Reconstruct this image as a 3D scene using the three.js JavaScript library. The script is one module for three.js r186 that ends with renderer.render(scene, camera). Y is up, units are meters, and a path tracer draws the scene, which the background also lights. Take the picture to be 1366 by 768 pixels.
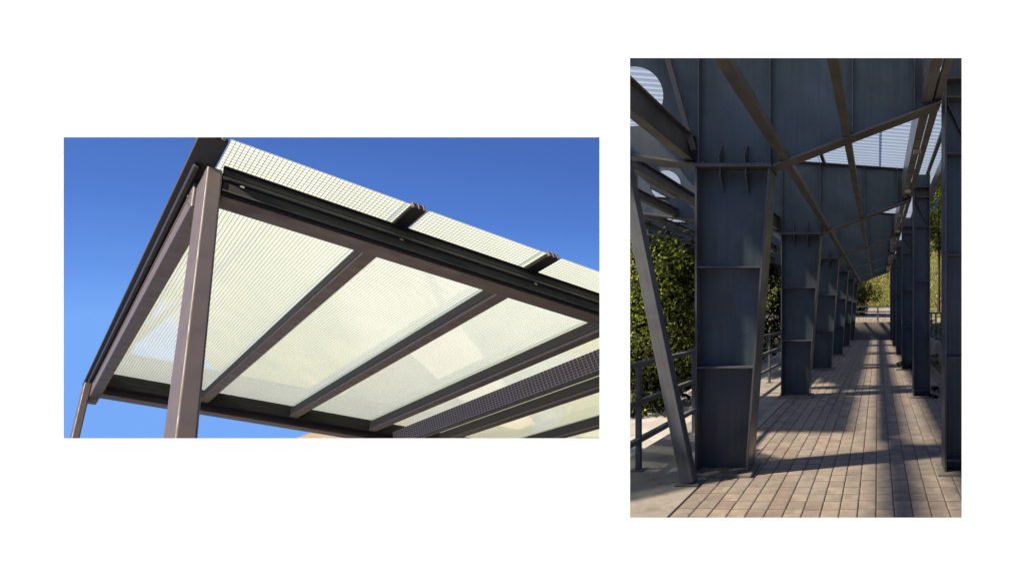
import * as THREE from 'three';
import { mergeGeometries } from 'three/addons/utils/BufferGeometryUtils.js';
import { RoundedBoxGeometry } from 'three/addons/geometries/RoundedBoxGeometry.js';
import { ImprovedNoise } from 'three/addons/math/ImprovedNoise.js';

// ---------------------------------------------------------------- camera, sky, sun, exposure
const FOCAL = 772, CX = 1171, CY = 414, EYE = 1.6;      // focal length and principal point in pixels of the 1366 x 768 picture
const EXPOSURE = 2.0;
const scene = new THREE.Scene();
const camera = new THREE.PerspectiveCamera(2 * Math.atan(384 / FOCAL) * 180 / Math.PI, 1366 / 768, 0.05, 400);
camera.position.set(0, EYE, 0);
camera.setViewOffset(1366, 768, 683 - CX, 384 - CY, 1366, 768);   // a shifted lens: verticals stay vertical

const lin = (v) => { v /= 255; return v <= 0.04045 ? v / 12.92 : ((v + 0.055) / 1.055) ** 2.4; };
{
  const W = 16, H = 512, data = new Float32Array(W * H * 4);
  const stops = [[-90, 122, 174, 250], [0, 118, 170, 247], [3, 100, 150, 232], [7, 84, 128, 211], [13, 72, 110, 188], [30, 62, 99, 176], [90, 52, 88, 164]];
  for (let j = 0; j < H; j++) {
    const e = (j + 0.5) / H * 180 - 90;
    let k = 0; while (k < stops.length - 2 && e > stops[k + 1][0]) k++;
    const a = stops[k], b = stops[k + 1], t = Math.min(1, Math.max(0, (e - a[0]) / (b[0] - a[0])));
    for (let i = 0; i < W; i++) for (let c = 0; c < 4; c++)
      data[(j * W + i) * 4 + c] = c === 3 ? 1 : lin(a[c + 1] + (b[c + 1] - a[c + 1]) * t) / EXPOSURE;
  }
  const sky = new THREE.DataTexture(data, W, H, THREE.RGBAFormat, THREE.FloatType);
  sky.mapping = THREE.EquirectangularReflectionMapping; sky.magFilter = THREE.LinearFilter; sky.needsUpdate = true;
  scene.background = sky; scene.environment = sky;
}
const sun = new THREE.DirectionalLight(new THREE.Color().setRGB(1, 0.88, 0.72), 5);
sun.position.set(-0.640, 0.728, 0.246).multiplyScalar(60); sun.castShadow = true; sun.shadow.radius = 4;
Object.assign(sun.shadow.camera, { left: -40, right: 40, top: 40, bottom: -40, near: 1, far: 160 });
sun.shadow.mapSize.set(4096, 4096);
scene.add(sun);
const renderer = new THREE.WebGLRenderer({ antialias: true });
renderer.toneMapping = THREE.LinearToneMapping; renderer.toneMappingExposure = EXPOSURE;
renderer.shadowMap.enabled = true; renderer.shadowMap.type = THREE.PCFSoftShadowMap;

// ---------------------------------------------------------------- helpers
function rng(seed) { let a = seed >>> 0; return () => { a = (a + 0x6D2B79F5) | 0; let t = Math.imul(a ^ (a >>> 15), 1 | a); t = (t + Math.imul(t ^ (t >>> 7), 61 | t)) ^ t; return ((t ^ (t >>> 14)) >>> 0) / 4294967296; }; }
const noise = new ImprovedNoise();
const fbm = (x, y, z = 0, o = 4) => { let s = 0, a = 0.5; for (let i = 0; i < o; i++) { s += a * noise.noise(x, y, z + i * 7.3); x *= 2.03; y *= 2.03; a *= 0.5; } return s; };
const smooth = (a, b, x) => { const t = Math.min(1, Math.max(0, (x - a) / (b - a))); return t * t * (3 - 2 * t); };
const V3 = (x, y, z) => new THREE.Vector3(x, y, z);
const pix = (px, py, z) => V3((px - CX) / FOCAL * z, EYE + (CY - py) / FOCAL * z, -z);   // a pixel at a known distance
const taken = {};
function numbered(n) { const k = taken[n] = (taken[n] || 0) + 1; return k === 1 ? n : `${n}_${String(k - 1).padStart(3, '0')}`; }
function shade(o) { o.traverse((c) => { if (c.isMesh) { c.castShadow = true; c.receiveShadow = true; } }); return o; }
function tag(o, label, category, group) { o.userData = { label, category }; if (group) o.userData.group = group; return o; }
function thing(name, label, category, group, pos) { const g = new THREE.Group(); g.name = numbered(name); if (pos) g.position.copy(pos); tag(g, label, category, group); scene.add(g); return g; }
function part(name, geo, mat, parent) { const m = new THREE.Mesh(geo, mat); m.name = name; m.castShadow = m.receiveShadow = true; parent.add(m); return m; }
function struct(name, geo, mat) { const m = part(numbered(name), geo, mat, scene); m.userData.kind = 'structure'; return m; }

// uv in metres by the main axis of each face
function metric(g, off = 0) {
  g = g.index ? g.toNonIndexed() : g;
  if (!g.attributes.normal) g.computeVertexNormals();
  const p = g.attributes.position, uv = new Float32Array(p.count * 2), a = V3(), b = V3(), c = V3();
  for (let i = 0; i < p.count; i += 3) {
    a.fromBufferAttribute(p, i); b.fromBufferAttribute(p, i + 1); c.fromBufferAttribute(p, i + 2);
    const n = b.clone().sub(a).cross(c.clone().sub(a)); const x = Math.abs(n.x), y = Math.abs(n.y), z = Math.abs(n.z);
    [a, b, c].forEach((v, k) => { const o = (i + k) * 2;
      if (z >= x && z >= y) { uv[o] = v.x; uv[o + 1] = v.y; } else if (x >= y) { uv[o] = v.z; uv[o + 1] = v.y; } else { uv[o] = v.x; uv[o + 1] = v.z; }
      uv[o] += off; uv[o + 1] += off * 0.7; });
  }
  g.setAttribute('uv', new THREE.BufferAttribute(uv, 2));
  return g;
}
// box between two corners, edges rounded by r
function box(x0, x1, y0, y1, z0, z1, r = 0.004) {
  const w = Math.abs(x1 - x0), h = Math.abs(y1 - y0), d = Math.abs(z1 - z0);
  const g = r > 0 ? new RoundedBoxGeometry(w, h, d, 1, Math.min(r, w * 0.3, h * 0.3, d * 0.3)) : new THREE.BoxGeometry(w, h, d);
  g.translate((x0 + x1) / 2, (y0 + y1) / 2, (z0 + z1) / 2);
  return metric(g);
}
// bar of a rectangular section from a to b; w across, h along the 'up' hint
function bar(a, b, w, h, up = V3(0, 1, 0), r = 0.004) {
  const dir = b.clone().sub(a), L = dir.length(); dir.normalize();
  const side = dir.clone().cross(up).normalize(), u = side.clone().cross(dir).normalize();
  const g = metric(new RoundedBoxGeometry(w, h, L, 1, Math.min(r, w * 0.3, h * 0.3)));
  const m = new THREE.Matrix4().makeBasis(side, u, dir.clone().negate()); m.setPosition(a.clone().add(b).multiplyScalar(0.5));
  return g.applyMatrix4(m);
}
const join = (list) => mergeGeometries(list.map((g) => (g.index ? g.toNonIndexed() : g)).map((g) => { for (const k of Object.keys(g.attributes)) if (!['position', 'normal', 'uv', 'color'].includes(k)) g.deleteAttribute(k); return g; }));

// ---------------------------------------------------------------- materials
function tex(size, fn, srgb = true) {
  const d = new Uint8Array(size * size * 4);
  for (let j = 0; j < size; j++) for (let i = 0; i < size; i++) { const c = fn(i / size, j / size, i, j), o = (j * size + i) * 4;
    for (let k = 0; k < 3; k++) d[o + k] = Math.max(0, Math.min(255, c[k] ?? c[0])); d[o + 3] = 255; }
  const t = new THREE.DataTexture(d, size, size); t.wrapS = t.wrapT = THREE.RepeatWrapping; t.magFilter = THREE.LinearFilter; t.minFilter = THREE.LinearMipmapLinearFilter; t.generateMipmaps = true;
  if (srgb) t.colorSpace = THREE.SRGBColorSpace; t.needsUpdate = true; return t;
}
const rep = (t, sx, sy = sx) => { const c = t.clone(); c.repeat.set(sx, sy); c.needsUpdate = true; return c; };
// tileable fbm: four shifted copies blended
function tnoise(u, v, f, s, o = 4) {
  const n = (x, y) => fbm(x * f, y * f, s, o), a = n(u, v), b = n(u - 1, v), c = n(u, v - 1), d = n(u - 1, v - 1);
  const wu = smooth(0, 1, u), wv = smooth(0, 1, v);
  return (a * (1 - wu) + b * wu) * (1 - wv) + (c * (1 - wu) + d * wu) * wv;
}
const R0 = rng(11);
const paintTex = tex(512, (u, v) => { const m = tnoise(u, v, 5, 1), s = tnoise(u * 1, v, 9, 4, 3), st = fbm(u * 60, v * 2.2, 3, 3), g = R0() - 0.5;
  const spot = tnoise(u, v, 26, 9, 2) > 0.34 ? -14 : 0; const ru = tnoise(u, v, 13, 17, 4) > 0.27 ? 1 : 0; const k = 200 + m * 70 + st * 34 + g * 12 + spot - ru * 10; return [k + s * 20 + ru * 16, k + s * 6, k - s * 10 - ru * 12]; });
const fineTex = tex(256, (u, v) => { const k = 226 + tnoise(u, v, 4, 41) * 22 + (R0() - 0.5) * 10; return [k, k, k + 2]; });
const paintRough = tex(256, (u, v) => { const k = 150 + tnoise(u, v, 6, 12) * 110 + (R0() - 0.5) * 24; return [k, k, k]; }, false);
const grainBump = tex(256, (u, v) => { const k = 128 + tnoise(u, v, 24, 5, 3) * 120 + (R0() - 0.5) * 60; return [k, k, k]; }, false);
const concreteTex = tex(512, (u, v) => { const a = tnoise(u, v, 4, 21, 5), b = tnoise(u, v, 30, 25, 3), g = (R0() - 0.5) * 22; const st = tnoise(u, v, 11, 31, 4) > 0.2 ? -16 : 0; const k = 196 + a * 70 + b * 26 + g + st; return [k + 3, k, k - 6]; });
const rgb = (r, g, b) => new THREE.Color().setRGB(r, g, b);
const std = (o) => new THREE.MeshStandardMaterial(o);
const M = {};
M.wall = std({ color: rgb(0.9, 0.9, 0.9), roughness: 0.95, bumpMap: rep(grainBump, 3), bumpScale: 0.0004 });
M.steel = std({ color: rgb(0.06, 0.087, 0.11), map: rep(paintTex, 0.55), roughness: 0.75, roughnessMap: rep(paintRough, 0.7), bumpMap: rep(grainBump, 4), bumpScale: 0.0006 });
M.steelEdge = std({ color: rgb(0.09, 0.092, 0.098), map: rep(paintTex, 0.9), roughness: 0.7, roughnessMap: rep(paintRough, 0.7) });
M.purlin = std({ color: rgb(0.135, 0.118, 0.104), map: rep(paintTex, 0.6), roughness: 0.75, roughnessMap: rep(paintRough, 0.6) });  // brown tint carries the warm floor bounce on undersides
M.gutter = std({ color: rgb(0.34, 0.31, 0.28), map: rep(paintTex, 0.8), roughness: 0.55, metalness: 0.3, roughnessMap: rep(paintRough, 0.9) });
M.rail = std({ color: rgb(0.12, 0.125, 0.13), map: rep(paintTex, 0.8), roughness: 0.7 });
M.brown = std({ color: rgb(0.132, 0.098, 0.086), map: rep(fineTex, 1.3), roughness: 1, roughnessMap: rep(paintRough, 1.5), bumpMap: rep(grainBump, 12), bumpScale: 0.0002 });
M.black = std({ color: rgb(0.004, 0.004, 0.004), roughness: 0.95 });
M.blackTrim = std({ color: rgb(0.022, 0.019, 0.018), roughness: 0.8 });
M.reflectedGrid = std({ color: rgb(0.55, 0.44, 0.33), roughness: 0.6 });
M.bolt = std({ color: rgb(0.5, 0.42, 0.36), roughness: 0.4, metalness: 0.8 });
M.concrete = std({ color: rgb(0.38, 0.35, 0.31), map: rep(concreteTex, 0.5), roughness: 0.92, bumpMap: rep(grainBump, 2.5), bumpScale: 0.002 });
M.concretePale = std({ color: rgb(0.6, 0.58, 0.55), map: rep(concreteTex, 0.4), roughness: 0.92, bumpMap: rep(grainBump, 2), bumpScale: 0.002 });
M.bounce_ground = std({ color: rgb(0.8, 0.79, 0.77), map: rep(concreteTex, 0.3), roughness: 0.95 });
M.grout = std({ color: rgb(0.3, 0.27, 0.23), map: rep(concreteTex, 2), roughness: 1, bumpMap: rep(grainBump, 6), bumpScale: 0.012 });
M.sand = std({ color: rgb(0.13, 0.11, 0.09), map: rep(concreteTex, 3), roughness: 1 });
M.paver = std({ color: rgb(1, 1, 1), vertexColors: true, map: rep(concreteTex, 1.3), roughness: 0.9, bumpMap: rep(grainBump, 5), bumpScale: 0.0015 });
M.bark = std({ color: rgb(0.06, 0.045, 0.035), map: rep(concreteTex, 1.5), roughness: 1, bumpMap: rep(grainBump, 2), bumpScale: 0.02 });
M.leaf = new THREE.MeshPhysicalMaterial({ color: rgb(1, 1, 1), vertexColors: true, roughness: 1, transmission: 0.3, thickness: 0, ior: 1.2, side: THREE.DoubleSide });
M.stucco = std({ color: rgb(0.55, 0.44, 0.32), map: rep(concreteTex, 0.6), roughness: 1, bumpMap: rep(grainBump, 2), bumpScale: 0.01 });
M.sheetClear = new THREE.MeshPhysicalMaterial({ color: rgb(0.95, 0.96, 0.97), roughness: 0.12, transmission: 0.95, thickness: 0, ior: 1.5, side: THREE.DoubleSide });
M.sheet = new THREE.MeshPhysicalMaterial({ color: rgb(0.32, 0.4, 0.5), roughness: 0.96, transmission: 0.9, thickness: 0, ior: 1.5, side: THREE.DoubleSide });
// canopy glass: pale enamel squares printed on clear glass
{
  const N = 1024, inLine = (u, v) => (u * 64) % 1 < 0.12 || (v * 64) % 1 < 0.12, dust = (u, v) => tnoise(u, v, 3, 51, 5) * 16 + (tnoise(u, v, 14, 57, 3) > 0.25 ? -4 : 0);
  const c = tex(N, (u, v) => (inLine(u, v) ? [225, 232, 240] : [239 + dust(u, v), 240 + dust(u, v), 215 + dust(u, v)]));
  const r = tex(N, (u, v) => (inLine(u, v) ? [30, 30, 30] : [255, 255, 255]), false);
  M.frit = new THREE.MeshPhysicalMaterial({ map: rep(c, 1 / 1.568, 1 / 2.944), roughness: 1, roughnessMap: rep(r, 1 / 1.568, 1 / 2.944), transmission: 0.9, thickness: 0, ior: 1.3, side: THREE.DoubleSide });
  M.clearGlass = new THREE.MeshPhysicalMaterial({ color: rgb(0.93, 0.97, 0.94), roughness: 0.02, transmission: 1, thickness: 0, ior: 1.5, side: THREE.DoubleSide });
  M.glassEdge = new THREE.MeshPhysicalMaterial({ color: rgb(0.75, 0.82, 0.7), roughness: 0.4, transmission: 0.6, thickness: 0, side: THREE.DoubleSide });
}

// ---------------------------------------------------------------- ground and terrain
function groundHeight(x, z) {          // z is negative ahead
  const d = -z;
  let h = -0.06;
  // left of the walkway the land falls away into the valley
  const L = -x - 2.75;
  if (L > 0) h = -0.06 - 0.75 * smooth(0, 0.5, L) - Math.max(0, L - 2.6) * 0.55;
  // the rise behind the end wall, with the road, and the meadow above it
  const side = smooth(-0.62, -0.4, x / Math.max(d, 8));
  if (d > 32.3) { const up = 1.18 * smooth(32.3, 32.6, d) + Math.max(0, Math.min(d, 44) - 33) * 0.05 + Math.max(0, d - 44) * 0.24 + 0.35 * fbm(x * 0.15, d * 0.15, 3) * smooth(40, 46, d); h = h * (1 - side) + up * side; }
  // the bank on the right
  if (x > 1.9) { const b = 0.66 + Math.max(0, x - 2.6) * 0.28 + 0.25 * fbm(x * 0.3, d * 0.2, 6); h = Math.max(h, b * smooth(1.9, 2.0, x) * smooth(3, 6, d)); }
  return h;
}
{
  const xs = [], zs = [];
  for (let x = -60; x < -12; x += 2) xs.push(x); for (let x = -12; x < 12; x += 0.35) xs.push(x); for (let x = 12; x <= 60; x += 2) xs.push(x);
  for (let z = -2.2; z > -50; z -= 0.5) zs.push(z); for (let z = -50; z >= -160; z -= 2) zs.push(z);
  const pos = [], col = [], uv = [], idx = [];
  for (const z of zs) for (const x of xs) {
    pos.push(x, groundHeight(x, z), z); uv.push(x, z);
    const n = fbm(x * 0.5, z * 0.5, 8), n2 = fbm(x * 2.3, z * 2.3, 12);
    const road = z < -32.3 && z > -43.5 && x > -9;
    const dry = smooth(-0.15, 0.3, n + 0.5 * n2);
    const patio = x < -2.8 && z > -22 && x > -16;  // pale ground added for warm bounce under the canopy
    if (patio) col.push(0.5 + n2 * 0.08, 0.44 + n2 * 0.08, 0.37 + n2 * 0.07); else if (road) col.push(0.46 + n2 * 0.08, 0.42 + n2 * 0.08, 0.38 + n2 * 0.07); else col.push(0.15 + 0.2 * dry + n2 * 0.07, 0.19 + 0.12 * dry + n2 * 0.07, 0.03 + 0.03 * dry);
  }
  for (let j = 0; j < zs.length - 1; j++) for (let i = 0; i < xs.length - 1; i++) { const a = j * xs.length + i, b = a + 1, c = a + xs.length, e = c + 1; idx.push(a, b, c, b, e, c); }
  const g = new THREE.BufferGeometry(); g.setAttribute('position', new THREE.Float32BufferAttribute(pos, 3)); g.setAttribute('color', new THREE.Float32BufferAttribute(col, 3)); g.setAttribute('uv', new THREE.Float32BufferAttribute(uv, 2)); g.setIndex(idx); g.computeVertexNormals();
  struct('hillside', g, std({ vertexColors: true, map: rep(concreteTex, 0.7), roughness: 1, bumpMap: rep(grainBump, 0.5), bumpScale: 0.08 }));
}
struct('bounce_ground', box(-30, 30, -0.3, -0.02, -2.19, 40, 0), M.bounce_ground);  // unseen pale ground added to bounce sunlight onto the white wall
struct('walkway', box(-2.72, -1.635, -0.25, 0.0, -33, -2.3, 0.01), M.concrete);
{ // lower path beyond the left railing
  const g = box(-5.4, -2.95, -0.2, 0.05, -40, -7.5, 0.01); g.translate(0, -0.72, 0); struct('path', g, M.concretePale);
}

// ---------------------------------------------------------------- paved floor: pavers one by one near the camera, joined farther away
{
  const bed = struct('pavement', box(-1.63, 1.7, -0.25, -0.012, -32, -3.6, 0), M.sand);
  const rr = rng(5), PW = 0.146, PL = 0.195, gap = 0.008, tones = 12, variants = [];
  const paverGeo = (len, tone) => {
    const w = PW - gap, l = len - 0.014, b = 0.007, t = 0.004;
    const top = [[-w / 2 + b, 0, l / 2 - b], [w / 2 - b, 0, l / 2 - b], [w / 2 - b, 0, -l / 2 + b], [-w / 2 + b, 0, -l / 2 + b]];
    const rim = [[-w / 2, -t, l / 2], [w / 2, -t, l / 2], [w / 2, -t, -l / 2], [-w / 2, -t, -l / 2]], low = rim.map(([x, , z]) => [x, -0.05, z]);
    const p = [], quad = (a, b2, c, d) => p.push(...a, ...b2, ...c, ...a, ...c, ...d);
    quad(...top); for (let k = 0; k < 4; k++) { const n = (k + 1) % 4; quad(rim[k], rim[n], top[n], top[k]); quad(low[k], low[n], rim[n], rim[k]); }
    let g = new THREE.BufferGeometry(); g.setAttribute('position', new THREE.Float32BufferAttribute(p, 3)); g.computeVertexNormals(); g = metric(g, tone * 0.37);
    const q = rng(tone + 77), k = 0.82 + 0.27 * q(), c = [0.35 * k + 0.03 * (q() - 0.5), 0.295 * k, 0.245 * k + 0.02 * (q() - 0.5)];
    const col = new Float32Array(p.length); for (let i = 0; i < p.length; i++) col[i] = c[i % 3]; g.setAttribute('color', new THREE.BufferAttribute(col, 3));
    return g;
  };
  for (let k = 0; k < tones; k++) variants.push(paverGeo(PL, k));
  const rest = []; let made = 0; const list = [];
  for (let i = 0; i < 22; i++) {
    const x = -1.62 + PW * (i + 0.5); let z = -3.7 - (rr() - 0.5) * 0.04;
    while (z > -31.7) { list.push([x, z - PL / 2, Math.floor(rr() * tones), (rr() - 0.5) * 0.012, (rr() - 0.5) * 0.005]); z -= PL; }
  }
  list.sort((a, b) => b[1] - a[1]);
  const inView = ([x, z]) => { const px = CX + x / -z * FOCAL, py = CY + EYE / -z * FOCAL; return py < 702 && px < 1292 && px > 830; };
  for (const it of list) {
    const [x, z, v, rot, dy] = it;
    if (made < 300 && inView(it)) { const m = part(made ? `paver_${String(made).padStart(3, '0')}` : 'paver', variants[v], M.paver, bed); m.position.set(x, dy * 0.6, z); m.rotation.y = rot; m.rotation.z = dy * 0.8; made++; }
    else { const g = variants[v].clone(); g.rotateY(rot); g.rotateZ(dy * 0.8); g.translate(x, dy * 0.6, z); rest.push(g); }
  }
  const m = part('distant_paving', join(rest), M.paver, bed); m.userData.kind = 'stuff';
}

// ---------------------------------------------------------------- the white wall with its two openings
{
  const zf = 1.9, t = 0.02, at = (px, py) => [(px - CX) / FOCAL * zf, EYE + (CY - py) / FOCAL * zf];
  const outer = [-3.9, 1.25, 0, 2.95];
  const holes = [[...at(83.5, 584.5), ...at(799.3, 183)], [...at(840, 690.3), ...at(1283, 77.3)]];
  const face = (grow) => { const s = new THREE.Shape(); const [x0, x1, y0, y1] = outer; s.moveTo(x0, y0); s.lineTo(x1, y0); s.lineTo(x1, y1); s.lineTo(x0, y1); s.closePath();
    for (const [a, b, c, d] of holes) { const h = new THREE.Path(); h.moveTo(a - grow, b - grow); h.lineTo(a - grow, d + grow); h.lineTo(c + grow, d + grow); h.lineTo(c + grow, b - grow); h.closePath(); s.holes.push(h); } return new THREE.ShapeGeometry(s); };
  const gr = 0.035, f = face(0).translate(0, 0, -zf).toNonIndexed(), b = face(gr).translate(0, 0, -zf - t).toNonIndexed();
  const bp = b.attributes.position; for (let i = 0; i < bp.count; i += 3) { const x = bp.getX(i), y = bp.getY(i); bp.setXYZ(i, bp.getX(i + 1), bp.getY(i + 1), bp.getZ(i + 1)); bp.setXYZ(i + 1, x, y, -zf - t); }
  b.computeVertexNormals();
  const p = [], quad = (a, b2, c, d) => p.push(...a, ...b2, ...c, ...a, ...c, ...d);
  const ring = (A, B, inward) => { for (let k = 0; k < 4; k++) { const n = (k + 1) % 4, a0 = [...A[k], -zf], a1 = [...A[n], -zf], b0 = [...B[k], -zf - t], b1 = [...B[n], -zf - t]; inward ? quad(a0, a1, b1, b0) : quad(a0, b0, b1, a1); } };
  const [X0, X1, Y0, Y1] = outer, O = [[X0, Y0], [X1, Y0], [X1, Y1], [X0, Y1]]; ring(O, O, false);
  for (const [a, b2, c, d] of holes) ring([[a, b2], [c, b2], [c, d], [a, d]], [[a - gr, b2 - gr], [c + gr, b2 - gr], [c + gr, d + gr], [a - gr, d + gr]], true);
  const s = new THREE.BufferGeometry(); s.setAttribute('position', new THREE.Float32BufferAttribute(p, 3)); s.computeVertexNormals(); s.setAttribute('uv', new THREE.Float32BufferAttribute(new Float32Array(p.length / 3 * 2), 2));
  const w = part('white_wall', metric(join([f, b, s])), M.wall, scene);
  tag(w, 'plain white sunlit wall panel with a wide and a tall rectangular opening', 'wall');
}

// ---------------------------------------------------------------- LEFT OPENING: glass canopy on brown metal posts
{
  const ray = (px, py) => V3((px - CX) / FOCAL, (CY - py) / FOCAL, -1);
  const up = ray(372, -570).normalize(), dp = ray(-23, 795).normalize(), al = ray(2191, 865).normalize();   // the posts, the rafters, the beams
  const A = pix(292.7, 260, 4);
  const T = new THREE.Matrix4().makeBasis(al, up, dp.clone().negate()); T.setPosition(A);
  const P = (l, d, v) => A.clone().addScaledVector(al, l).addScaledVector(dp, d).addScaledVector(up, v);
  const c = thing('glass_canopy', 'patio canopy of grid printed glass panes on brown metal posts and rafters', 'canopy');
  const sb = (l0, l1, d0, d1, v0, v1, r = 0.012) => box(l0, l1, v0, v1, -d1, -d0, r).applyMatrix4(T);
  // the right-hand end of the canopy is cut obliquely: first d at which a run at l stays inside
  const endD = (l, v) => { for (let d = -0.42; d < 7.4; d += 0.02) { const q = P(l, d, v); if (q.x / -q.z < (815 - CX) / FOCAL) return d; } return 7.4; };
  const FAR = 7.55;
  part('front_beam', sb(0.002, 2.66, 0.005, 0.235, 0, 0.3), M.brown, c);
  const gut = part('gutter_profile', sb(0.002, 2.66, -0.03, 0.0, 0.012, 0.36, 0.006), M.black, c);
  part('bead', sb(0.002, 2.66, -0.046, -0.031, 0.175, 0.19, 0.004), M.blackTrim, gut);
  part('bead', sb(0.002, 2.66, -0.046, -0.031, 0.2, 0.207, 0.003), M.gutter, gut);  // pale bead paints the thin highlight along the gutter
  part('bead', sb(0.002, 2.66, -0.05, -0.031, 0.335, 0.352, 0.004), M.blackTrim, gut);
  part('bead', sb(0.002, 2.66, -0.044, -0.031, 0.03, 0.05, 0.004), M.blackTrim, gut);
  for (const l of [0.1, 1.03, 2.02]) { const q = new THREE.CylinderGeometry(0.013, 0.013, 0.014, 10).rotateX(Math.PI / 2).translate(l, 0.155, 0.036).applyMatrix4(T); part('bolt', metric(q), M.bolt, gut); }
  const fb = part('far_beam', sb(-0.05, 6.6, FAR, FAR + 0.3, 0, 0.18), M.brown, c);
  part('gutter_profile', sb(0.02, 6.6, FAR - 0.16, FAR - 0.005, 0.13, 0.37, 0.006), M.black, fb);
  part('groove', sb(-0.04, 6.6, FAR - 0.006, FAR - 0.001, 0.03, 0.037, 0.001), M.black, fb);
  // rafters with a glazing bar above each
  const ls = [0.92, 1.91, 2.9, 3.88, 4.86, 5.84];
  ls.forEach((l, k) => {
    const d0 = Math.max(0.24, endD(l - 0.02, 0.1)), g0 = Math.max(-0.42, endD(l + 0.03, 0.34));
    const rf = part('rafter', sb(l - 0.012, l + 0.078, d0, FAR - 0.17, 0.13, 0.165, 0.006), M.brown, c);
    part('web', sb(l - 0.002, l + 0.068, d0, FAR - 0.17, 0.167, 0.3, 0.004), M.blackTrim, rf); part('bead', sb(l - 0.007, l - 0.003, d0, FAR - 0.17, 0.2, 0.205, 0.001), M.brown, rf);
    const gb = part('glazing_bar', sb(l + 0.075, l + 0.165, g0, FAR + 0.02, 0.345, 0.395, 0.006), M.blackTrim, c);
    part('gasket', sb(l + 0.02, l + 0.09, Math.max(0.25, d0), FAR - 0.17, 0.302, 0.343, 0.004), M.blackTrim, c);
    part('cover_strip', sb(l + 0.085, l + 0.155, g0, FAR + 0.02, 0.41, 0.43, 0.006), M.blackTrim, c);
    if (k < 2) for (const o of [0.085, 0.12, 0.155]) part('end_fin', sb(l + o - 0.006, l + o + 0.006, g0 - 0.02, g0 + 0.02, 0.35, 0.425, 0.003), M.brown, gb);
  });
  // left edge: side beam, dark edge profile and its overhanging end
  const sbm = part('side_beam', sb(-0.1, -0.005, 0.335, 8.4, 0.0, 0.27, 0.012), M.brown, c);
  part('groove', sb(-0.103, -0.098, 0.4, FAR, 0.2, 0.21, 0.001), M.black, sbm);
  part('edge_profile', sb(-0.17, -0.034, -0.4, 8.5, 0.345, 0.4, 0.008), M.blackTrim, c);
  const es = part('edge_skirt', sb(-0.135, -0.112, 0.05, 8.4, 0.285, 0.342, 0.004), M.blackTrim, c);
  part('bead', sb(-0.142, -0.136, 0.05, 8.4, 0.3, 0.305, 0.001), M.gutter, es);  // highlight line of the skirt, put in as a pale bead
  for (const o of [-0.16, -0.11, -0.06]) part('end_fin', sb(o - 0.01, o + 0.01, -0.425, -0.401, 0.35, 0.405, 0.003), M.gutter, c);
  // posts: rounded square tubes
  const post = part('post', sb(-0.082, -0.004, -0.05, 0.33, -3.6, 0.275, 0.011), M.brown, c);
  part('bracket', sb(-0.1, -0.02, 0.332, 0.5, 0.25, 0.3, 0.006), M.brown, post);
  for (const v of [0.08, 0.17]) { const q = new THREE.CylinderGeometry(0.012, 0.012, 0.03, 10).rotateZ(Math.PI / 2).translate(-0.1, v, -0.42).applyMatrix4(T); part('bolt', metric(q), M.bolt, post); }
  part('post', sb(-0.172, -0.102, 7.86, 8.36, -5.0, 0.26, 0.012), M.brown, c);
  // glass panes
  const edges = [-0.03, 0.965, 1.945, 2.935, 3.925, 4.915, 5.895, 6.6];
  for (let k = 0; k < 7; k++) {
    const l0 = edges[k] + 0.004, l1 = edges[k + 1] - 0.004, pts = [];
    // polygon in (l, d), cut by the oblique end
    const eL = Math.max(-0.43, endD(l0, 0.39)), eR = Math.max(-0.43, endD(l1, 0.39));
    if (eL > 7.3) continue;
    let lm = l1; if (eR > eL + 0.01 && eL <= -0.41) { for (let l = l0; l < l1; l += 0.005) if (endD(l, 0.39) > -0.41) { lm = l; break; } }
    pts.push([l0, eL]); if (lm < l1) pts.push([lm, -0.43]); pts.push([l1, Math.min(eR, FAR)], [l1, FAR + 0.02], [l0, FAR + 0.02]);
    const low = [], top = [], side = [], q = (a, v) => V3(a[0], v, -a[1]);
    const tri = (arr, a, b, cc) => arr.push(a, b, cc);
    for (let i = 1; i < pts.length - 1; i++) { tri(low, q(pts[0], 0.375), q(pts[i], 0.375), q(pts[i + 1], 0.375)); tri(top, q(pts[0], 0.392), q(pts[i + 1], 0.392), q(pts[i], 0.392)); }
    pts.forEach((a, i) => { const b = pts[(i + 1) % pts.length]; tri(side, q(a, 0.375), q(b, 0.392), q(b, 0.375)); tri(side, q(a, 0.375), q(a, 0.392), q(b, 0.392)); });
    const all = [...low, ...side, ...top], g = new THREE.BufferGeometry().setFromPoints(all);
    g.setAttribute('uv', new THREE.Float32BufferAttribute(all.flatMap((v) => [v.x, -v.z]), 2)); g.applyMatrix4(T); g.computeVertexNormals();
    g.addGroup(0, low.length, 0); g.addGroup(low.length, side.length, 1); g.addGroup(low.length + side.length, top.length, 2);
    part('glass_pane', g, [M.clearGlass, M.glassEdge, M.frit], c);
  }
  // deep beam beside the third rafter, its pale lines painting the glass grid reflected there
  {
    const l = 3.22, d0 = endD(l, -0.12), d1 = FAR - 0.17;
    const b = part('grid_beam', sb(l, l + 0.06, d0, d1, -0.12, 0.2, 0.006), M.brown, c);
    const gridLines = []; for (let d = d0 + 0.02; d < d1; d += 0.085) gridLines.push(box(l - 0.006, l - 0.001, -0.1, 0.19, -d - 0.016, -d, 0).applyMatrix4(T));
    for (let v = -0.09; v < 0.19; v += 0.04) gridLines.push(box(l - 0.008, l - 0.002, v, v + 0.008, -d1, -d0, 0).applyMatrix4(T));
    const w = part('reflected_grid', join(gridLines), M.reflectedGrid, b); w.userData.kind = 'stuff';  // reflection of the glass grid, modelled as pale strips
  }
  // sand coloured building whose roof edge shows below the far beam
  const hb = thing('stucco_building', 'low sand coloured stucco building whose roof edge shows under the canopy', 'building', null, V3(-9.9, -4.7, -12.4));
  hb.rotation.y = 0.42;
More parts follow.
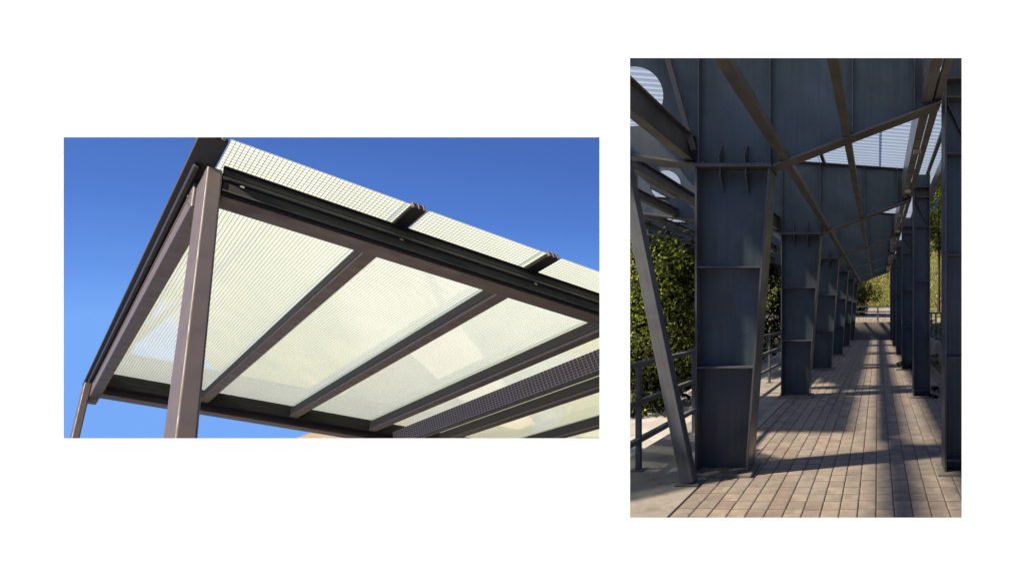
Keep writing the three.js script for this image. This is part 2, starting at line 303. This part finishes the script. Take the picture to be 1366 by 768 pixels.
  part('wall', box(-2.2, 1.9, 0, 3.45, -2.2, 0, 0.02), M.stucco, hb); part('roof_coping', box(-2.3, 2.0, 3.453, 3.6, -2.3, 0.06, 0.02), M.stucco, hb);
}

// ---------------------------------------------------------------- RIGHT OPENING: steel frames of the covered walkway
const Z = [0, 1, 2, 3, 4, 5].map((k) => 5.77 + 4.97 * k);
const botL = (x) => 3.03 + 0.14 * Math.max(0, -1.76 - x), topH = (x) => 4.33 - 0.07 * (x + 1.43);
const leftEnd = (z) => -0.463 * z;
const frameLabels = ['wide steel portal frame beside the leaning strut', 'steel portal frame second from the leaning strut', 'steel portal frame third from the leaning strut',
  'steel portal frame third from the concrete end wall', 'steel portal frame second from the concrete end wall', 'steel portal frame standing just before the concrete end wall'];
Z.forEach((z, k) => {
  const f = thing('steel_frame', frameLabels[k], 'steel frame', 'steel portal frames along the paved walkway', V3(0, 0, -z));
  const ext = (shape, t) => metric(new THREE.ExtrudeGeometry(shape, { depth: t, bevelEnabled: false, curveSegments: 24 }).translate(0, 0, -t / 2));
  // left column: tapered, web set back between its flanges
  const xr = (h) => -1.278 + 0.224 * h / 3.0;
  const sh = new THREE.Shape([new THREE.Vector2(-1.752, 0.03), new THREE.Vector2(xr(0.03) - 0.012, 0.03), new THREE.Vector2(xr(2.98) - 0.012, 2.98), new THREE.Vector2(-1.752, 2.98)]);
  const colL = part('column', ext(sh, 0.014), M.steel, f);
  part('flange', box(-1.774, -1.752, 0.03, 2.98, -0.17, 0.17), M.steelEdge, colL);
  part('flange', bar(V3(xr(0.03), 0.03, 0), V3(xr(2.98), 2.98, 0), 0.34, 0.022, V3(-1, 0, 0)), M.steelEdge, colL);
  for (const h of [1.045, 2.02]) part('stiffener', box(-1.75, xr(h) - 0.014, h - 0.008, h + 0.008, 0.009, 0.165, 0.002), M.steelEdge, colL);
  part('base_plate', box(-1.79, -1.25, 0.0, 0.028, -0.19, 0.19, 0.003), M.steelEdge, colL);
  part('cap_plate', box(-1.79, -1.03, 2.985, 3.02, -0.2, 0.2, 0.003), M.steelEdge, colL);
  if (k < 2) for (const [bx, by, bz] of [[-1.7, 0.035, 0.178], [-1.34, 0.035, 0.178], [-1.7, 3.03, 0.17], [-1.42, 3.03, 0.17], [-1.12, 3.03, 0.17]]) part('bolt', metric(new THREE.CylinderGeometry(0.014, 0.014, 0.022, 6).translate(bx, by, bz)), M.steelEdge, colL);
  { // rough grout pad
    const g = new RoundedBoxGeometry(0.62, 0.07, 0.5, 4, 0.015), p = g.attributes.position;
    for (let i = 0; i < p.count; i++) { const n = 0.02 * fbm(p.getX(i) * 9 + k, p.getY(i) * 9 + p.getZ(i) * 9, k * 3.1); p.setX(i, p.getX(i) + n); p.setZ(i, p.getZ(i) + n); p.setY(i, p.getY(i) + n * 0.5); }
    g.translate(-1.52, 0.0, 0); g.computeVertexNormals(); part('grout_pad', metric(g), M.grout, colL);
  }
  // girder
  const xL = k === 0 ? -2.6 : leftEnd(z), s2 = new THREE.Shape(), r = 0.29;
  s2.moveTo(xL, botL(xL) + 0.012); s2.lineTo(-1.76, botL(-1.76) + 0.012); s2.lineTo(-1.06, 3.03); s2.lineTo(0.62, 3.655); s2.lineTo(0.62, topH(0.62)); s2.lineTo(xL, topH(xL));
  const mid = (x) => (botL(x) + topH(x)) / 2;
  const hx = []; for (let x = -2.44; x - r - 0.08 > xL; x -= 1.5) hx.push(x);
  if (k === 0) { const cx = -2.44, cy = 3.735, a0 = Math.acos((xL - cx) / 0.3); s2.lineTo(xL, cy + 0.3 * Math.sin(a0)); s2.absarc(cx, cy, 0.3, a0, -a0, true); s2.closePath(); }
  else { s2.closePath(); for (const x of hx) { const h = new THREE.Path(); h.absarc(x, mid(x), r, 0, Math.PI * 2, true); s2.holes.push(h); } }
  const gd = part('girder', ext(s2, 0.014), M.steel, f);
  for (const x of hx) part('hole_rim', metric(new THREE.TorusGeometry(r, 0.012, 6, 32).translate(x, mid(x), 0)), M.steelEdge, gd);
  part('flange', bar(V3(xL, botL(xL), 0), V3(-1.79, botL(-1.79), 0), 0.22, 0.024), M.purlin, gd);
  part('flange', bar(V3(-1.03, 3.02, 0), V3(0.62, 3.645, 0), 0.22, 0.024), M.purlin, gd);
  part('top_flange', bar(V3(xL, topH(xL) + 0.012, 0), V3(0.7, topH(0.7) + 0.012, 0), 0.2, 0.022), M.steelEdge, gd);
  const st = [[-1.763, 3.022], [-1.06, 3.04], [-0.25, 3.345], [0.36, 3.57]]; for (let x = -3.2; x > xL + 0.1; x -= 1.5) st.push([x, botL(x) + 0.02]);
  for (const [x, y] of st) part('stiffener', box(x - 0.007, x + 0.007, y, topH(x), 0.009, 0.1, 0.002), M.steelEdge, gd);
  for (const x of [-1.54, -1.29]) for (const s of [-1, 1]) {
    const q = new THREE.Shape(); q.moveTo(0, 0); q.lineTo(0.15, 0); q.lineTo(0.15, 0.09); q.lineTo(0.02, 0.22); q.lineTo(0, 0.22); q.closePath();
    const g = metric(new THREE.ExtrudeGeometry(q, { depth: 0.012, bevelEnabled: false }).rotateY(-Math.PI / 2)); if (s < 0) g.rotateZ(Math.PI);
    g.translate(x, s > 0 ? 3.021 : 2.984, 0.009); part('gusset', g, M.steelEdge, gd);
  }
  for (const y of [3.72, 3.86]) part('stiffener', box(0.45, 0.62, y - 0.007, y + 0.007, 0.009, 0.16, 0.002), M.steelEdge, gd);
  // right column
  const colR = part('column', box(0.672, 0.938, 0.03, 4.12, -0.007, 0.007, 0), M.steel, f);
  part('flange', box(0.65, 0.672, 0.03, 4.12, -0.15, 0.15), M.steelEdge, colR); part('flange', box(0.938, 0.96, 0.03, 4.12, -0.15, 0.15), M.steelEdge, colR);
  for (const h of [0.14, 1.14, 2.14, 3.13, 3.68, 3.86]) part('stiffener', box(0.673, 0.937, h - 0.007, h + 0.007, 0.009, 0.145, 0.002), M.steelEdge, colR);
  part('brace_plate', bar(V3(0.69, 3.64, 0.04), V3(0.92, 3.16, 0.04), 0.06, 0.012, V3(1, 0, 0)), M.steelEdge, colR);
  part('base_plate', box(0.62, 0.99, 0, 0.028, -0.17, 0.17, 0.003), M.steelEdge, colR);
  { const g = new RoundedBoxGeometry(0.44, 0.06, 0.42, 3, 0.012); g.translate(0.8, 0, 0); part('grout_pad', metric(g), M.grout, colR); }
  if (k === 0) part('knee_brace', bar(V3(-1.8, 3.16, 0.12), V3(-2.12, 4.3, 0.12), 0.05, 0.06, V3(0, 0, 1)), M.purlin, f);
});

// roof: purlins, gutter beam and translucent corrugated sheets
{
  const roof = thing('walkway_roof', 'translucent corrugated roof on long steel purlins over the paved walkway', 'roof');
  const ibeam = (x, y0, h, w, z0, z1, name = 'purlin') => {
    part(name, join([box(x - 0.006, x + 0.006, y0 + 0.014, y0 + h - 0.014, z1, z0, 0), box(x - w / 2, x + w / 2, y0, y0 + 0.013, z1, z0, 0), box(x - w / 2, x + w / 2, y0 + h - 0.013, y0 + h, z1, z0, 0)]), M.purlin, roof);
  };
  const END = -31.3;
  const xs = [-1.86, -2.8, -3.75, -4.7, -5.7, -6.7, -7.7, -8.7, -9.8, -11, -12.2];
  for (const x of xs) { const y = botL(x) + 0.03, s = x / 0.468; if (s > END + 1) ibeam(x, y, x > -2 ? 0.25 : 0.15, 0.09, Math.min(-3.4, s), END); }
  for (const x of [-2.33, -5.2, -6.2, -7.2, -8.2, -9.3, -10.4]) { const s = x / 0.468; ibeam(x, topH(x) - 0.2, 0.15, 0.06, Math.min(-3.4, s), END, 'sheet_purlin'); }
  part('purlin', box(-0.965, -0.875, 3.07, 3.14, END, -3.4), M.purlin, roof); part('purlin', box(-0.345, -0.27, 3.3, 3.37, END, -3.4), M.purlin, roof);
  // gutter beam along the right-hand eave
  const gb = part('gutter', box(0.44, 0.455, 3.66, 4.06, END, -3.6, 0.003), M.gutter, roof);
  part('lip', box(0.455, 0.535, 3.66, 3.672, END, -3.6, 0.002), M.gutter, gb);
  part('lip', box(0.455, 0.5, 4.048, 4.06, END, -3.6, 0.002), M.gutter, gb);
  part('pale_strip', box(0.56, 0.63, 3.68, 3.74, END, -3.6, 0.004), M.gutter, roof);  // pale strip for the sunlit pieces between gutter and columns
  part('eave_angle', box(0.98, 1.05, 3.75, 3.95, END, -3.6, 0.004), M.gutter, roof);
  for (let z = 7.4; z < 30; z += 2.48) part('bracket', box(0.456, 0.556, 3.6, 3.655, -z - 0.04, -z + 0.04, 0.003), M.bolt, roof);
  // corrugated sheets; the clear strips are added to throw sun streaks on the floor
  const lam = 0.18, amp = 0.024, spans = [[2.35, 5.75], ...Z.slice(0, 5).map((z) => [z + 0.02, z + 4.95])];
  spans.forEach(([za, zb]) => {
    const cols = [1.15, 0.02, -1.12, -2.3, -3.3, -3.68, -4.05, -4.47, -6.6, -8.8, -11, -13.5, -16];
    for (let i = 0; i < cols.length - 1; i++) {
      const clear = i === 4 || i === 6, xr0 = cols[i] + (i && !clear ? 0.03 : 0), xl0 = cols[i + 1], n = Math.round((zb - za) / lam * 8), p = [], idx = [], lift = i % 2 ? 0.008 : 0;
      let any = false;
      for (let j = 0; j <= n; j++) {
        const z = za + (zb - za) * j / n, ph = ((z / lam) % 1 + 1) % 1, wv = Math.max(-1, Math.min(1, Math.cos(ph * 2 * Math.PI) * 1.7));
        const lim = z < 6 ? -4.3 : z < 9.25 ? -6.6 : -0.468 * z, xl = Math.min(xr0, Math.max(xl0, lim)); if (xl < xr0 - 0.05) any = true;  // unseen front and left extension added to shade the floor
        for (const x of [xr0, xl]) p.push(x, topH(x) + 0.11 + lift + wv * amp, -z);
        if (j) { const a = (j - 1) * 2; if (Math.abs(p[a * 3] - p[a * 3 + 3]) > 1e-4 || xl < xr0 - 1e-4) idx.push(a, a + 1, a + 2, a + 1, a + 3, a + 2); }
      }
      if (!any) continue;
      const g = new THREE.BufferGeometry(); g.setAttribute('position', new THREE.Float32BufferAttribute(p, 3)); g.setIndex(idx); g.computeVertexNormals();
      part('corrugated_sheet', g, clear ? M.sheetClear : M.sheet, roof);
    }
  });
  // sheet rails on top of the girders
  for (const x of [-2.2, -1.0, 0.95]) part('sheet_rail', box(x - 0.03, x + 0.03, topH(x) + 0.025, topH(x) + 0.075, END, x / 0.468 < -3.3 ? x / 0.468 : -3.4, 0.003), M.purlin, roof);
}
// leaning strut
{
  const t = thing('leaning_strut', 'square steel strut leaning left from the walkway edge', 'strut');
  part('tube', bar(V3(-1.745, 0.006, -5.35), V3(-2.48, 3.13, -5.6), 0.125, 0.125, V3(0, 0, 1), 0.012), M.rail, t);
  part('foot_plate', box(-1.85, -1.64, 0.003, 0.012, -5.45, -5.25, 0.002), M.rail, t);
}
// railings
function railing(name, label, x, z0, z1, step, base, heights, s = 0.05, tall) {
  const t = thing(name, label, 'railing', null, V3(x, base, 0));
  for (let z = z0; z < z1; z += step) { const p = part('post', box(-s / 2, s / 2, 0.008, Math.max(...heights) - s / 2 - 0.002, -z - s / 2, -z + s / 2), M.rail, t); part('foot', box(-0.07, 0.07, 0.001, 0.008, -z - 0.07, -z + 0.07, 0.001), M.rail, p); }
  for (const h of heights) part('rail', box(-s / 2 - 0.004, s / 2 + 0.004, h - s / 2, h + s / 2, -z1, -z0 + 0.6), M.rail, t);
  return t;
}
railing('railing', 'grey three bar steel railing between the walkway and the leafy bushes', -2.4, 5.8, 31, 1.75, 0, [0.3, 0.68, 1.06]);
railing('railing', 'low thin rail along the pale lower path below the bushes', -5.2, 13.2, 30, 2.2, -0.67, [0.42, 0.75], 0.03);
{
  const w = part('low_wall', box(1.72, 1.98, -0.2, 0.66, -32, -3.2, 0.012), M.concrete, scene); tag(w, 'low concrete wall along the right of the paving below a railing', 'wall');
  railing('railing', 'grey steel railing on top of the low concrete wall', 1.85, 4, 31.5, 1.6, 0.66, [0.12, 0.48, 0.86]);
  const e = part('end_wall', box(-4.2, 2.6, -0.2, 0.95, -32.4, -32.05, 0.015), M.concrete, scene); tag(e, 'stained concrete wall closing the far end of the walkway', 'wall');
  const t = thing('railing', 'railing above the concrete wall at the far end of the walkway', 'railing', null, V3(0, 0.95, -32.25));
  for (const x of [-4, -2, 0, 2]) part('post', box(x - 0.04, x + 0.04, 0.004, 0.83, -0.04, 0.04), M.rail, t);
  for (const h of [0.3, 0.58, 0.87]) part('rail', box(-4.2, 2.6, h - 0.035, h + 0.035, -0.045, 0.045), M.rail, t);
}

// ---------------------------------------------------------------- trees and plants
function leaves(seed, n, R, size, pal, clumps = 26, flat = 0.35) {
  const r = rng(seed), gs = () => (r() + r() + r() - 1.5) / 1.5, C = [];
  for (let i = 0; i < clumps; i++) { const d = V3(gs(), gs() * 1.1 + 0.1, gs()).normalize(), k = 0.35 + 0.55 * Math.sqrt(r()); C.push([d.multiplyScalar(k), 0.2 + 0.2 * r(), 0.75 + 0.5 * r()]); }
  const pos = [], nor = [], col = [], idx = [];
  for (let i = 0; i < n; i++) {
    const [c, cr, tone] = C[Math.floor(r() * clumps)], dir = V3(gs(), gs(), gs()).normalize(), q = c.clone().addScaledVector(dir, cr * Math.cbrt(r()) * 1.05);
    const p = V3(q.x * R.x, q.y * R.y, q.z * R.z), nm = dir.clone().multiplyScalar(0.7).add(V3(gs() - 0.35, gs() + flat + 0.1, gs() + 0.25)).normalize();
    const t = V3(gs(), gs() - 0.3, gs()).cross(nm).normalize(), b = nm.clone().cross(t), L = size * (0.45 + 1.2 * r() * r() + 0.3 * r()), W = L * 0.55, o = pos.length / 3;
    for (const [u, v, w] of [[-0.5, 0, 0], [0, 0.5, 0.12], [0.5, 0, -0.1], [0, -0.5, 0.12]]) { const e = p.clone().addScaledVector(t, u * L).addScaledVector(b, v * W).addScaledVector(nm, w * L); pos.push(e.x, e.y, e.z); nor.push(nm.x, nm.y, nm.z); }
    idx.push(o, o + 1, o + 2, o, o + 2, o + 3);
    const k = tone * (0.7 + 0.6 * r()), m = r(); for (let j = 0; j < 4; j++) col.push(k * (pal[0][0] + (pal[1][0] - pal[0][0]) * m), k * (pal[0][1] + (pal[1][1] - pal[0][1]) * m), k * (pal[0][2] + (pal[1][2] - pal[0][2]) * m));
  }
  const g = new THREE.BufferGeometry(); g.setAttribute('position', new THREE.Float32BufferAttribute(pos, 3)); g.setAttribute('normal', new THREE.Float32BufferAttribute(nor, 3)); g.setAttribute('color', new THREE.Float32BufferAttribute(col, 3)); g.setIndex(idx);
  return [g, C];
}
function limb(a, b, r0, r1, seed) {
  const r = rng(seed), mid = a.clone().lerp(b, 0.5).add(V3((r() - 0.5) * 0.2, 0, (r() - 0.5) * 0.2)), c = new THREE.QuadraticBezierCurve3(a, mid, b);
  const g = new THREE.TubeGeometry(c, 6, 1, 7), p = g.attributes.position;
  for (let i = 0; i <= 6; i++) { const o = c.getPoint(i / 6), rad = r0 + (r1 - r0) * i / 6; for (let j = 0; j <= 7; j++) { const k = i * 8 + j, v = V3(p.getX(k), p.getY(k), p.getZ(k)).sub(o).normalize().multiplyScalar(rad * (0.9 + 0.2 * r())).add(o); p.setXYZ(k, v.x, v.y, v.z); } }
  g.computeVertexNormals(); return metric(g);
}
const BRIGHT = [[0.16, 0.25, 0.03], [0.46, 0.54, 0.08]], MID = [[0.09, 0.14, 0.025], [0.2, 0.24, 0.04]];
function tree(name, label, group, x, z, cy, R, n, size, pal, seed, clumps) {   // cy: height of the crown's centre above the walkway
  const y = groundHeight(x, z) - 0.05, t = thing(name, label, 'tree', group, V3(x, y, z)), c = cy - y;
  const [g, C] = leaves(seed, n, R, size, pal, clumps); g.translate(0, c, 0);
  part('crown', g, M.leaf, t);
  const top = V3(0, c, 0), tr = part('trunk', limb(V3(0, 0, 0), top, 0.05 * R.x + 0.04, 0.02 * R.x + 0.02, seed), M.bark, t);
  for (let i = 0; i < 6; i++) { const e = C[i * 3 % C.length][0]; part('limb', limb(V3(0, c * (0.5 + 0.06 * i), 0), V3(e.x * R.x * 0.9, c + e.y * R.y * 0.9, e.z * R.z * 0.9), 0.035 * R.x * 0.6, 0.008, seed + i), M.bark, tr); }
  return t;
}
tree('leafy_bush', 'bright sunlit leafy bush directly behind the three bar railing', 'bushes beyond the railing', -5.3, -14, 1.1, V3(1.6, 2.4, 1.6), 10000, 0.12, BRIGHT, 3, 44);
tree('leafy_bush', 'lower pale green bush under the bright one beside the path', 'bushes beyond the railing', -5.9, -13, -0.3, V3(1.3, 1.5, 1.2), 6000, 0.11, BRIGHT, 8, 34);
tree('broadleaf_tree', 'mid green tree filling the gap behind the bright bush', 'trees beyond the railing', -6.7, -19, 1.4, V3(2.2, 3.4, 2.2), 16000, 0.13, BRIGHT, 14, 44);
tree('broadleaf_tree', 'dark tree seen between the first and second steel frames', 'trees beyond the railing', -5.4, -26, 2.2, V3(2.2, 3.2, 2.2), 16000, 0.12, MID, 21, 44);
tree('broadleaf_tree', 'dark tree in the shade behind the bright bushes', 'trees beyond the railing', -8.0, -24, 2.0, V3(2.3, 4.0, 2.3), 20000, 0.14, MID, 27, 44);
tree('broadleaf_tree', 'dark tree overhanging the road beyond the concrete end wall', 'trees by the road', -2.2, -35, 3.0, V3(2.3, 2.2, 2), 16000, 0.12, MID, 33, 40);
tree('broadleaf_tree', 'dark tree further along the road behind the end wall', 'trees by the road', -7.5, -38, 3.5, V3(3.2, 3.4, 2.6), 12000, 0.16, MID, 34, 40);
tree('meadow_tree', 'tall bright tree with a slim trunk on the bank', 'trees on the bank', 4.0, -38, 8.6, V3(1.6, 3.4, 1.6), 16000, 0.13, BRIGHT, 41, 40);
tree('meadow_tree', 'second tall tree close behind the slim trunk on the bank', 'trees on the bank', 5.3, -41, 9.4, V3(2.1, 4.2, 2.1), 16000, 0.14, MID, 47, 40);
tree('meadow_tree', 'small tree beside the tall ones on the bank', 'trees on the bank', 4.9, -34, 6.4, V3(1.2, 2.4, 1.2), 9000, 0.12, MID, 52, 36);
// meadow grass and flowers on the slope
{
  const r = rng(99), p = [], col = [], idx = [];
  for (let i = 0; i < 50000; i++) {
    const far = r() < 0.75, d = far ? 44.5 + 40 * r() * r() : 10 + 32 * r(), x = far ? -5 + 14 * r() + d * 0.0 : 2.1 + 3.5 * r();
    const y = groundHeight(x, -d), s = (far ? 0.11 : 0.07) * (0.5 + r()), a = r() * 6.28, o = p.length / 3, fl = r() < 0.1;
    p.push(x - Math.cos(a) * s * 0.5, y - 0.03, -d - Math.sin(a) * s * 0.5, x + Math.cos(a) * s * 0.5, y - 0.03, -d + Math.sin(a) * s * 0.5, x + (r() - 0.5) * s, y + s * 1.3, -d + (r() - 0.5) * s); idx.push(o, o + 1, o + 2);
    const k = 0.7 + 0.6 * r(), c = fl ? [0.55, 0.52, 0.42] : r() < 0.5 ? [0.2 * k, 0.22 * k, 0.04 * k] : [0.28 * k, 0.24 * k, 0.06 * k]; for (let j = 0; j < 3; j++) col.push(...c);
  }
  const g = new THREE.BufferGeometry(); g.setAttribute('position', new THREE.Float32BufferAttribute(p, 3)); g.setAttribute('color', new THREE.Float32BufferAttribute(col, 3)); g.setIndex(idx); g.computeVertexNormals();
  const m = part('meadow_grass', g, M.leaf, scene); m.userData = { kind: 'stuff', label: 'dry flowering meadow grass on the slope beyond the road', category: 'grass' };
}
// weeds at the foot of the right-hand columns
[[1.02, -5.7, 0.16, 'leafy weed at the foot of the column by the right edge'], [1.05, -10.6, 0.13, 'small weed beside the foot of the second right column'], [0.6, -15.45, 0.14, 'weed tuft before the foot of the third right column'],
  [0.95, -15.5, 0.13, 'weed tuft beside the foot of the third right column'], [1.6, -16.5, 0.24, 'weed growing at the foot of the low concrete wall']].forEach(([x, z, s, label], i) => {
  const t = thing('weed', label, 'weed', 'weeds in the paving joints', V3(x, 0, z));
  const [g] = leaves(200 + i, 160, V3(s, s, s), 0.06, BRIGHT, 9, 0.8); g.translate(0, s * 0.75, 0); part('foliage', g, M.leaf, t);
  part('stem', limb(V3(0, -0.01, 0), V3(0.01, s, 0), 0.006, 0.003, 300 + i), M.bark, t);
});

shade(scene);
renderer.render(scene, camera);
